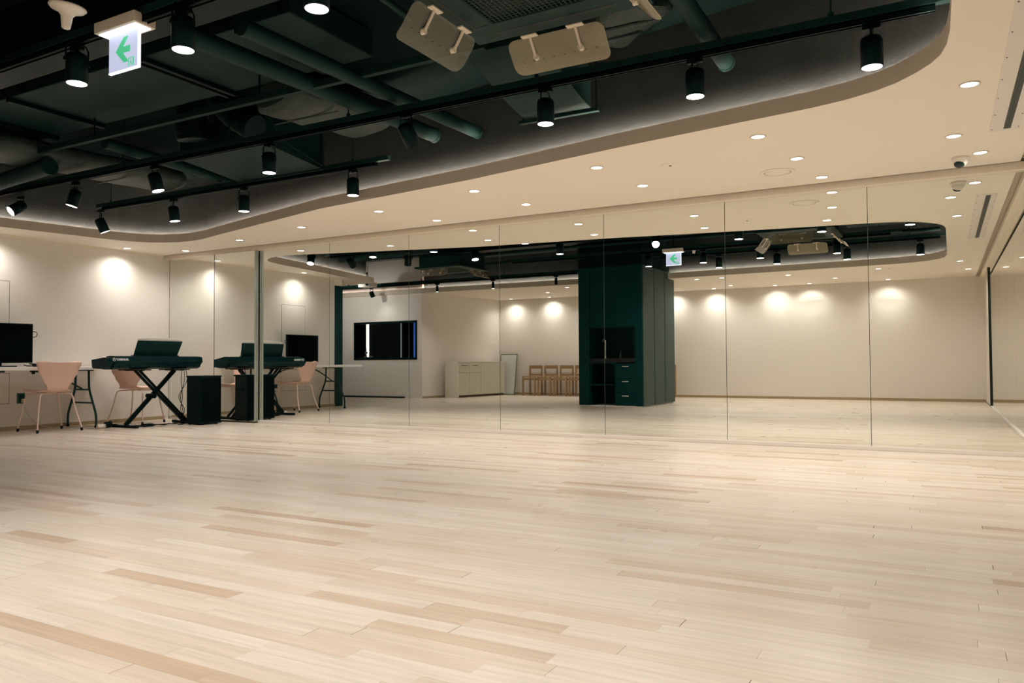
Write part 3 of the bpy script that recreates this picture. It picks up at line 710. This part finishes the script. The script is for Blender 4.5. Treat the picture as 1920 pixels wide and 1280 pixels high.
MB().box(-.008, .034, -1.425, 1.425, -.0035, -.001).build('slot', 'slot_black', t)
MB().box(.012, .016, -1.42, 1.42, -.006, -.0035).build('vane', 'cab_grey', t)
for i in range(9):
    yy = -1.40+.35*i
    MB().cyl((-.074, yy, -.0085), (-.074, yy, -.006), .004, n=8).build('screw', 'seam_dark', t)
    MB().cyl((.075, yy+.05 if i < 8 else yy, -.0085), (.075, yy+.05 if i < 8 else yy, -.006), .004, n=8).build('screw', 'seam_dark', t)

# ================================================================== FURNITURE NEAR THE LEFT WALL
# ---- shell chair (local +y = sitting direction, origin on the floor)
def make_chair():
    r = bpy.data.objects.new('shell_chair', None); COL.objects.link(r)
    prof = bez([(.235,.435),(.20,.452),(.10,.450),(0,.438),(-.09,.432),(-.15,.437),(-.195,.47),(-.215,.53),(-.225,.60),(-.245,.68),(-.27,.76),(-.275,.785)][0:12] and
               [(0,.225,.430),(0,.19,.452),(0,.10,.452),(0,0,.440),(0,-.09,.432),(0,-.155,.440),(0,-.195,.475),(0,-.212,.535),(0,-.225,.60),(0,-.245,.68),(0,-.268,.755),(0,-.275,.785)], 66)
    m = len(prof)
    def width(t_):                                             # half-width along the profile
        k = [(0,.15),(.06,.185),(.16,.205),(.30,.20),(.40,.165),(.46,.125),(.52,.105),(.58,.112),(.68,.155),(.80,.20),(.90,.228),(.955,.226),(1,.165)]
        for (a, wa_), (b, wb_) in zip(k, k[1:]):
            if a <= t_ <= b:
                q = (t_-a)/(b-a); q = q*q*(3-2*q); return wa_+(wb_-wa_)*q
        return k[-1][1]
    nc = 16; th = .011; top = []; 
    for k in range(m):
        t_ = k/(m-1); hw = width(t_); p = prof[k]; d = (prof[min(k+1, m-1)]-prof[max(k-1, 0)]).normalized(); nn = Vector((0, d.z, -d.y))
        back = max(0, (t_-.5)*2)
        for i in range(nc+1):
            u = -1+2*i/nc
            curl = (.045*back*u*u) if t_ > .5 else .012*u*u
            dip = -.020*(1-u*u)*max(0, (t_-.9)/.1) if t_ > .9 else 0
            top.append((p+Vector((u*hw, 0, 0))+(Vector((0,1,0))*curl if t_ > .5 else Vector((0,0,1))*curl)+Vector((0,0,dip)), nn))
    v = [p for p, _ in top]+[p+nn*th for p, nn in top]; N = len(top); f = []
    for k in range(m-1):
        for i in range(nc):
            a = k*(nc+1)+i; f.append((a, a+1, a+nc+2, a+nc+1)); f.append((N+a, N+a+nc+1, N+a+nc+2, N+a+1))
    for k in range(m-1):
        for i in (0, nc): a = k*(nc+1)+i; b = a+nc+1; f.append((a, b, N+b, N+a))
    for i in range(nc):
        for base in (0, (m-1)*(nc+1)): a = base+i; f.append((a, a+1, N+a+1, N+a))
    c = MB(); c.add(v, f, True); c.build('seat_shell', 'pink_shell', r)
    c = MB(); c.cyl((0,0,.418), (0,0,.432), .075, n=24)
    c.build('hub', 'pink_metal', r)
    for sx, sy_ in ((-1, 1), (1, 1), (-1, -1), (1, -1)):
        e = (sx*.225, sy_*.235+(-.02), .0)
        pts = bez([(sx*.02, sy_*.03, .420), (sx*.10, sy_*.10, .420), (sx*.148, sy_*.145, .412), (sx*.165, sy_*.165, .385), (sx*.19, sy_*.195, .22), (e[0], e[1], .03)], 30)
        lg = MB().tube(pts, .0085, 10).build('leg', 'pink_metal', r)
        MB().cyl((e[0], e[1], 0), (e[0]*.99, e[1]*.99, .035), .0125, n=12).build('foot_cap', 'rubber', lg)
    return r
ch = make_chair(); ch.location = (-9.05, -1.955, 0); ch.rotation_euler.z = math.radians(84); ch.scale = (1.07, 1.03, 1.03)
tag(ch, 'pink moulded shell chair with four slim legs in front of the monitor table', 'chair', 'pink shell chairs')
ch2 = copy_tree(ch); ch2.location = (-9.14, -.77, 0); ch2.rotation_euler.z = math.radians(22)
tag(ch2, 'pink moulded shell chair half hidden behind the keyboard stand', 'chair', 'pink shell chairs')

# ---- folding table
t = thing('folding_table', 'long white folding table with dark green tube legs along the left wall', 'table', (-9.22, -2.22, 0))
MB().cbox(-.31, .29, -1.22, 1.17, .70, .742, .012).build('tabletop', 'table_white', t)
for sy_ in (-1, 1):
    y0 = sy_*.76
    for sx in (-1, 1):
        pts = bez([(sx*.13+.0, y0, .70), (sx*.135, y0, .60), (sx*.145, y0, .47), (sx*.19, y0, .36), (sx*.265, y0, .20), (sx*.285, y0, .12), (sx*.285, y0, .02)], 36)
        lg = MB().tube(pts, .0135, 12).build('leg', 'leg_green', t)
        MB().cyl((sx*.285, y0, 0), (sx*.285, y0, .03), .018, n=12).build('foot_cap', 'rubber', lg)
    MB().tube([(-.145, y0, .46), (.145, y0, .46)], .011, 10).build('crossbar', 'leg_green', t)
    MB().tube([(-.21, y0, .30), (.21, y0, .30)], .011, 10).build('crossbar', 'leg_green', t)
    MB().tube(bez([(0, y0, .47), (0, y0-sy_*.25, .60), (0, y0-sy_*.45, .675), (0, y0-sy_*.62, .69)], 16), .010, 10).build('brace', 'leg_green', t)
    MB().cbox(-.2, .2, y0-.02, y0+.02, .685, .70, .004).build('hinge_plate', 'rubber', t)
MB().cbox(.24, .262, .02, .05, .66, .70, .004).build('latch', 'rubber', t)

# ---- monitor
t = thing('monitor', 'black flat monitor standing on the white folding table', 'monitor', (-9.31, -2.37, .742))
MB().cbox(-.02, .014, -.36, .36, .045, .50, .006).build('bezel', 'monitor_case', t)
MB().box(.0141, .0152, -.345, .345, .06, .485).build('screen', 'screen', t)
MB().cbox(-.05, -.02, -.2, .2, .1, .4, .012).build('rear_case', 'monitor_case', t)
c = MB(); c.cbox(-.05, -.025, -.04, .04, .01, .2, .005); c.cbox(-.11, .12, -.13, .13, 0, .014, .006); c.build('stand', 'monitor_case', t)
t = thing('cable_coil', 'tangled black cable lying on the table beside the monitor', 'cable', (-9.1, -2.05, .742))
c = MB(); c.tube(bez([(-.12,-.1,.02),(.05,-.15,.01),(.12,-.02,.015),(.02,.1,.02),(-.1,.05,.03),(-.05,-.08,.035),(.1,-.05,.02),(.12,.15,.01),(.05,.3,.008),(.0,.42,.006)], 70), .006, 8); c.build('cable', 'cable_black', t)
MB().cbox(-.05, .06, -.05, .06, 0, .03, .008).build('adapter', 'cable_black', t)
t = thing('video_cable', 'thin black cable looped at the monitor edge', 'cable', (-9.30, -2.0, 1.12))
MB().tube(bez([(-.02,-.03,.03),(0,.02,.03),(0,.04,0),(0,.015,-.03),(-.02,-.03,-.03)], 20), .004, 8).build('cable', 'cable_black', t)

# ---- keyboard on its X stand (local x faces the camera side, y runs along the keys)
t = thing('digital_piano', 'black digital piano seen from behind on the X stand', 'keyboard', (-8.63, -.95, .705))
HWd = .655
prof = [(-.17,.03),(-.16,.012),(-.06,.0),(.07,.0),(.125,.022),(.135,.06),(.142,.075),(.148,.085),(.135,.155),(.05,.160),(-.02,.152),(-.04,.105),(-.18,.10)]
c = MB(); c.prism(prof, -HWd+.08, HWd-.02, 'y'); c.build('case', 'kb_body', t)
c = MB(); c.prism([(-.17,.03),(-.15,.012),(.05,.006),(.10,.03),(.14,.085),(.13,.135),(.05,.14),(-.18,.115)], -HWd, -HWd+.08, 'y'); c.build('end_block', 'kb_body', t)
c = MB(); c.prism([(-.17,.03),(-.15,.012),(.05,.01),(.10,.04),(.15,.09),(.135,.150),(.05,.155),(-.18,.115)], HWd-.02, HWd+.0, 'y'); c.build('end_block', 'kb_body', t)
for k in range(9):
    yy = -.5+.13*k
    MB().cbox(.11, .134, yy-.004, yy+.004, .02, .062, .001).build('rib', 'kb_dark', t)
MB().box(-.175, -.045, -HWd+.13, HWd-.03, .10, .112).build('white_keys', 'ivory_key', t)
c = MB()
for k in range(52):
    if k % 7 in (0, 1, 3, 4, 5): c.box(-.12, -.045, -HWd+.14+.0222*k, -HWd+.152+.0222*k, .112, .122)
c.build('black_keys', 'kb_dark', t)
def text_obj(txt, size, name, m, parent, X, ext=.0008):
    cu = bpy.data.curves.new(name, 'FONT'); cu.body = txt; cu.size = size; cu.extrude = ext; cu.offset = .0012; cu.align_x = 'LEFT'
    tmp = bpy.data.objects.new('tmp', cu); COL.objects.link(tmp)
    dg = bpy.context.evaluated_depsgraph_get(); me = bpy.data.meshes.new_from_object(tmp.evaluated_get(dg))
    bpy.data.objects.remove(tmp); me.transform(X); me.materials.clear(); me.materials.append(MT[m])
    o = bpy.data.objects.new(name, me); COL.objects.link(o); o.parent = parent; return o
tilt = math.atan2(.013, .07)
Xf = Matrix.Translation((.1435, -.475, .096)) @ Matrix.Rotation(PI/2, 4, 'Z') @ Matrix.Rotation(PI/2-tilt*-1*1, 4, 'X')
Xf = Matrix.Translation((.1455, -.555, .105)) @ Matrix.Rotation(PI/2, 4, 'Z') @ Matrix.Rotation(PI/2-tilt, 4, 'X')
text_obj('YAMAHA', .038, 'brand_lettering', 'logo_grey', t, Xf)
c = MB(); cx0, cz0 = -.582, .118
ringp = []
for k in range(25): a = 2*PI*k/24; ringp.append((0, math.cos(a)*.018, math.sin(a)*.018))
Xr = Matrix.Translation((.1435, cx0, cz0)) @ Matrix.Rotation(-tilt, 4, 'Y')
c.tube(ringp, .0022, 6, X=Xr, caps=False)
for k in range(3): a = PI/2+2*PI*k/3; c.tube([(0,0,0), (0, math.cos(a)*.014, math.sin(a)*.014)], .0022, 6, X=Xr)
c.build('emblem', 'logo_grey', t)
c = MB()
for k in range(5): c.cyl((.139, .16+.035*k, .075), (.142, .16+.035*k, .0755), .003, n=8)
c.build('jack_sockets', 'logo_grey', t)
t2 = thing('music_rest', 'black music rest standing on the digital piano', 'music stand', (-8.60, -.885, .862))
c = MB(); X = Matrix.Rotation(.30, 4, 'Y')
c.prism([(-.325,0),(.285,0),(.325,.20),(-.305,.20)], -.004, .004, 'x', X=X); c.build('board', 'kb_body', t2)
MB().cbox(-.02, .03, -.345, .30, 0, .014, .004).build('ledge', 'kb_dark', t2)
t3 = thing('sheet_music', 'white open score peeking over the music rest', 'paper', (-8.603, -.885, .88))
c = MB(); pts = []
for i in range(21):
    u = -1+2*i/20; pts.append((u*.29, .205+.016*(1-abs(u)**2)+.0))
v = [(-.012+.0*i, p[0], 0) for i, p in enumerate(pts)]+[(-.012, p[0], p[1]) for p in pts]+[(-.016, p[0], 0) for p in pts]+[(-.016, p[0], p[1]) for p in pts]
c.add(v, [(i, i+1, 22+i, 21+i) for i in range(20)]+[(42+i, 43+i, 64+i, 63+i) for i in range(20)]+[(21+i, 22+i, 64+i, 63+i) for i in range(20)], X=X)
c.build('pages', 'paper', t3)
# stand
t = thing('keyboard_stand', 'black double-braced X stand under the digital piano', 'stand', (-8.64, -.86, 0))
def bar(a, b, w_, m='black_metal', nm='tube'):
    a, b = Vector(a), Vector(b); d = b-a; L = d.length; rot = Vector((0,0,1)).rotation_difference(d.normalized()).to_matrix().to_4x4()
    return MB().cbox(-w_[0]/2, w_[0]/2, -w_[1]/2, w_[1]/2, 0, L, .004, X=Matrix.Translation(a)@rot).build(nm, m, t)
bar((0, -.42, .03), (0, .26, .69), (.03, .05))                 # single arm, low left to high right
bar((.045, .42, .03), (.045, -.27, .69), (.022, .030)); bar((-.045, .42, .03), (-.045, -.27, .69), (.022, .030))
bar((.05, .37, .03), (.05, -.33, .69), (.018, .026))
MB().cyl((-.07, -.075, .37), (.07, -.075, .37), .03, n=20).build('pivot_bolt', 'black_metal', t)
for yy in (-.42, .42):
    f_ = MB().cbox(-.20, .20, yy-.02, yy+.02, .0, .032, .006); f_.build('foot_bar', 'black_metal', t)
    for sx in (-1, 1): MB().cbox(sx*.20-.025, sx*.20+.025, yy-.026, yy+.026, 0, .038, .008).build('foot_cap', 'rubber', t)
for yy in (-.30, .26):
    MB().cbox(-.16, .16, yy-.025, yy+.025, .683, .703, .004).build('support_arm', 'black_metal', t)
    MB().cbox(-.15, .15, yy-.12, yy+.12, .69, .703, .004).build('rubber_pad', 'rubber', t)

# ---- speaker
t = thing('loudspeaker', 'black portable loudspeaker on the floor beside the piano stand', 'speaker', (-8.27, -.46, 0))
c = MB(); c.prism([(-.13,-.14),(.13,-.155),(.15,-.14),(.15,.15),(.13,.17),(-.13,.14)], .03, .60, 'z'); c.build('cabinet', 'speaker_cab', t)
MB().cbox(  .146, .162, -.135, .15, .045, .585, .008).build('grille', 'speaker_grille', t)
MB().cbox(-.135, .155, -.152, .168, .595, .617, .010).build('top_cap', 'speaker_cab', t)
MB().cbox(-.135, .155, -.152, .168, .012, .04, .010).build('bottom_cap', 'speaker_cab', t)
for sx in (-.1, .1):
    for yy in (-.11, .12): MB().cyl((sx, yy, 0), (sx, yy, .014), .02, n=12).build('foot', 'rubber', t)
MB().cbox(-.06, .06, .15, .178, .42, .45, .006).build('handle', 'rubber', t)

# ---- outlet, cables, plug
t = thing('wall_outlet', 'dark green wall outlet with a white plug below the table', 'outlet', (XL, -2.0, .37))
MB().cbox(0, .010, -.045, .045, -.062, .062, .004).build('plate', 'outlet_plate', t); MB().cbox(.01, .015, -.03, .03, -.045, .045, .003).build('socket', 'cab_teal', t)
MB().cbox(.015, .055, -.005, .025, -.05, -.005, .006).build('plug', 'white_plastic', t)
t = thing('floor_cable', 'pale cord running from the wall outlet along the floor to the adapter', 'cord')
MB().tube(bez([(XL+.05,-1.99,.33),(XL+.07,-1.97,.2),(XL+.09,-1.85,.06),(-9.42,-1.7,.008),(-9.3,-1.55,.006),(-9.25,-1.4,.006),(-9.05,-1.3,.006),(-8.95,-1.42,.006),(-8.85,-1.5,.006),(-8.8,-1.45,.006)], 80), .005, 8).build('cord', 'cable_beige', t)
t = thing('floor_cable', 'second pale cord lying in loops on the floor under the table', 'cord')
MB().tube(bez([(-9.35,-1.75,.005),(-9.2,-1.6,.005),(-9.0,-1.62,.005),(-8.9,-1.75,.005),(-9.05,-1.8,.005),(-9.1,-1.6,.005),(-8.9,-1.52,.005),(-8.78,-1.52,.006)], 60), .004, 8).build('cord', 'cable_beige', t)
t = thing('power_plug', 'white plug with black cap lying on the floor by the stand foot', 'plug', (-8.82, -1.42, 0))
c = MB(); c.cyl((0,-.10,.022), (0,0,.026), .022, .026, n=16); c.build('body', 'white_plastic', t)
MB().cyl((0,0,.035), (.01,.07,.045), .036, .040, n=16).build('cap', 'rubber', t)
t = thing('stand_cables', 'black cables hanging from the piano to the floor', 'cable')
c = MB()
for k, dy in enumerate((0, .025, -.03)):
    c.tube(bez([(-8.52,-.55+dy,.71),(-8.50,-.56+dy*1.5,.55),(-8.52,-.60-dy,.35),(-8.50,-.58+dy,.18),(-8.50,-.57-dy*2,.03),(-8.45,-.62+dy,.006),(-8.4,-.70-dy,.006)], 40), .004, 7)
c.tube(bez([(-8.45,-.50,.006),(-8.43,-.48,.12),(-8.42,-.42,.15),(-8.42,-.37,.10),(-8.43,-.36,.006)], 24), .004, 7)
c.build('cable', 'cable_black', t)
t = thing('floor_cables', 'tangled black cables on the floor beneath the piano stand', 'cable')
c = MB(); rnd = random.Random(4)
for k in range(3):
    pts = [(-8.6+rnd.uniform(-.08,.12), -1.25+.11*i+rnd.uniform(-.04,.04), .006+.012*(i % 2)) for i in range(9)]
    c.tube(bez(pts, 60), .0045, 7)
c.build('cable', 'cable_black', t)
MB().cbox(-8.60, -8.52, -1.10, -.98, 0, .035, .008).build('adapter', 'rubber', t)
MB().cbox(-8.50, -8.40, -.52, -.36, 0, .04, .01).build('pedal', 'rubber', t)

# ================================================================== REAR OF THE ROOM (seen in the mirror)
# ---- cupboard pillar
PX0, PX1, PY0, PY1, PH = -5.56, -4.40, -6.95, -5.20, 2.40
t = thing('cupboard_pillar', 'tall black-green cupboard tower with drawers, niche and shelves', 'cupboard', (PX0, PY1, 0)); Wd = PX1-PX0; Dp = PY1-PY0
MB().box(0, .20, -.5, 0, .02, PH).build('side_panel', 'cab_teal', t); MB().box(Wd-.13, Wd-.002, -.5, 0, .02, PH).build('side_panel', 'cab_teal', t)
MB().box(.0, Wd-.001, -Dp, -.5, .02, PH).build('core', 'cab_inside', t)
MB().cbox(.02, Wd-.02, -Dp+.02, -.02, 0, .02, .003).build('plinth', 'kerb_white', t)
a0, a1 = .20, Wd-.13; mid = .69
MB().box(a0, a1, -.5, -.0, PH-.06, PH).build('top_rail', 'cab_teal', t)
for (x0, x1) in ((a0+.002, mid-.002), (mid+.002, a1-.002)): MB().cbox(x0, x1, -.045, -.025, 1.37, PH-.063, .002).build('door', 'cab_teal', t)
MB().box(a0, a1, -.5, -.03, 1.36, 1.37).build('shelf', 'cab_teal', t)
MB().box(a0, a1, -.5, -.01, .755, .825).build('worktop', 'granite', t)
MB().box(a0, a0+.02, -.5, -.03, 0.02, .755).build('divider', 'cab_teal', t); MB().box(mid-.03, mid-.01, -.5, -.02, 0.02, .755).build('divider', 'cab_teal', t)
MB().box(a0, mid-.02, -.5, -.02, .36, .38).build('shelf', 'cab_teal', t); MB().box(a0, mid-.02, -.5, -.02, .735, .755).build('shelf', 'cab_teal', t)
for z0, z1 in ((.03,.235), (.24,.48), (.485,.735)):
    d_ = MB().cbox(mid-.008, a1-.002, -.035, -.012, z0, z1, .003).build('drawer', 'cab_teal', t)
    xm = (mid+a1)/2; h_ = MB(); h_.cbox(xm-.06, xm+.06, .012, .022, z1-.055, z1-.040, .003); h_.box(xm-.055, xm-.045, -.012, .014, z1-.052, z1-.043); h_.box(xm+.045, xm+.055, -.012, .014, z1-.052, z1-.043)
    h_.build('handle', 'chrome', d_)
q = [-Dp+.0, -Dp*.665, -Dp*.335, 0]
for i in range(3): MB().cbox(Wd-.001, Wd+.018, q[i]+.012, q[i+1]-.012, .02, PH, .003).build('cladding_panel', 'cab_grey', t)
MB().box(.0, Wd, -Dp, 0, PH, ZT-.001).build('upper_casing', 'slab_dark', t)
t = thing('faucet', 'slim chrome faucet standing in the dark cupboard niche', 'tap', (PX0+.42, PY1-.2, .825))
MB().tube(bez([(0,0,0),(0,0,.28),(0,.03,.34),(0,.09,.34),(0,.12,.28)], 24), .010, 10).build('spout', 'chrome', t); MB().cyl((0,0,0), (0,0,.04), .02, n=14).build('base', 'chrome', t)
t = thing('bottle', 'small dark bottle on the worktop of the cupboard niche', 'bottle', (PX0+.72, PY1-.15, .825))
MB().lathe([(0,0),(.03,0),(.032,.01),(.032,.10),(.014,.13),(.012,.16),(0,.162)], 18).build('body', 'dome_black', t)

# ---- low white cabinet along the recess wall
t = thing('low_cabinet', 'long low white cabinet with doors against the recess wall', 'cabinet', (-9.30, -7.07, 0), math.radians(-84.5+0))
# local x runs away from the mirror along the cabinet, local y points to the room side
L_, Dd, Hh = 1.78, .36, .80
MB().box(.03, L_, -Dd, -.012, .05, Hh-.02).build('carcass', 'laminate', t)
MB().box(.03, L_, -Dd+.02, -.04, 0, .05).build('plinth', 'seam_dark', t)
MB().cbox(0, .03, -Dd, .008, 0, Hh, .002).build('end_panel', 'laminate', t)
MB().cbox(.03, L_+.01, -Dd, .010, Hh-.02, Hh, .003).build('top', 'kerb_white', t)
for x0, x1 in ((.034, .43), (.436, .83), (.836, 1.79)):
    if x1 < .9:
        d_ = MB().cbox(x0, x1, -.010, .006, .055, .545, .002).build('door', 'laminate_grey', t)
        d_ = MB().cbox(x0, x1, -.010, .006, .551, Hh-.026, .002).build('drawer', 'laminate_grey', t)
        MB().box(x0+.09, x1-.09, .006, .008, .70, .712).build('finger_slot', 'seam_dark', d_)
    else: MB().cbox(x0, x1, -.010, .006, .055, Hh-.026, .002).build('door', 'laminate_grey', t)
# ---- whiteboard leaning on the back wall
t = thing('whiteboard', 'white framed board leaning on the back wall beside the low cabinet', 'whiteboard', (-9.13, -8.93, 0)); X = Matrix.Rotation(.16, 4, 'X')
MB().box(-.21, .21, -.012, .012, .02, .97, X=X).build('board', 'board_white', t)
c = MB(); c.cbox(-.225, -.21, -.016, .016, .0, .985, .003, X=X); c.cbox(.21, .225, -.016, .016, 0, .985, .003, X=X); c.cbox(-.225, .225, -.016, .016, 0, .018, .003, X=X); c.cbox(-.225, .225, -.016, .016, .97, .985, .003, X=X)
c.build('frame', 'mirror_edge', t)
t = thing('dark_pole', 'thin dark green pole standing in the corner beside the whiteboard', 'pole', (-9.38, -8.98, 0))
MB().cbox(-.018, .018, -.018, .018, 0, .80, .003).build('post', 'leg_green', t)
# ---- oak chairs
def make_oak():
    r = bpy.data.objects.new('oak_chair', None); COL.objects.link(r)
    MB().cbox(-.17, .17, -.16, .19, .425, .45, .006).build('seat', 'chair_oak', r)
    for sx in (-1, 1):
        MB().cbox(sx*.155-.017, sx*.155+.017, .155, .19, 0, .425, .004).build('leg', 'chair_oak', r)
        MB().cbox(sx*.155-.017, sx*.155+.017, -.20, -.165, 0, .70, .004).build('leg', 'chair_oak', r)
        MB().cbox(sx*.155-.010, sx*.155+.010, -.165, .155, .36, .40, .003).build('side_rail', 'chair_oak', r)
    MB().cbox(-.14, .14, .165, .182, .36, .41, .003).build('front_rail', 'chair_oak', r)
    MB().cbox(-.172, .172, -.20, -.175, .62, .70, .005).build('back_rail', 'chair_oak', r)
    MB().cbox(-.14, .14, -.195, -.178, .46, .50, .004).build('lower_rail', 'chair_oak', r)
    return r
oak = make_oak(); og = 'oak chairs along the back wall'
for i, (x, lb) in enumerate([(-8.40,'next to the whiteboard'), (-8.0,'second from the whiteboard'), (-7.60,'third from the whiteboard'), (-7.21,'half hidden behind the cupboard tower'), (-5.19,'peeking out right of the cupboard tower')]):
    o = oak if i == 0 else copy_tree(oak); o.location = (x, -8.88, 0); tag(o, 'low open-back oak chair, '+lb, 'chair', og)
print('objects', len(bpy.data.objects))
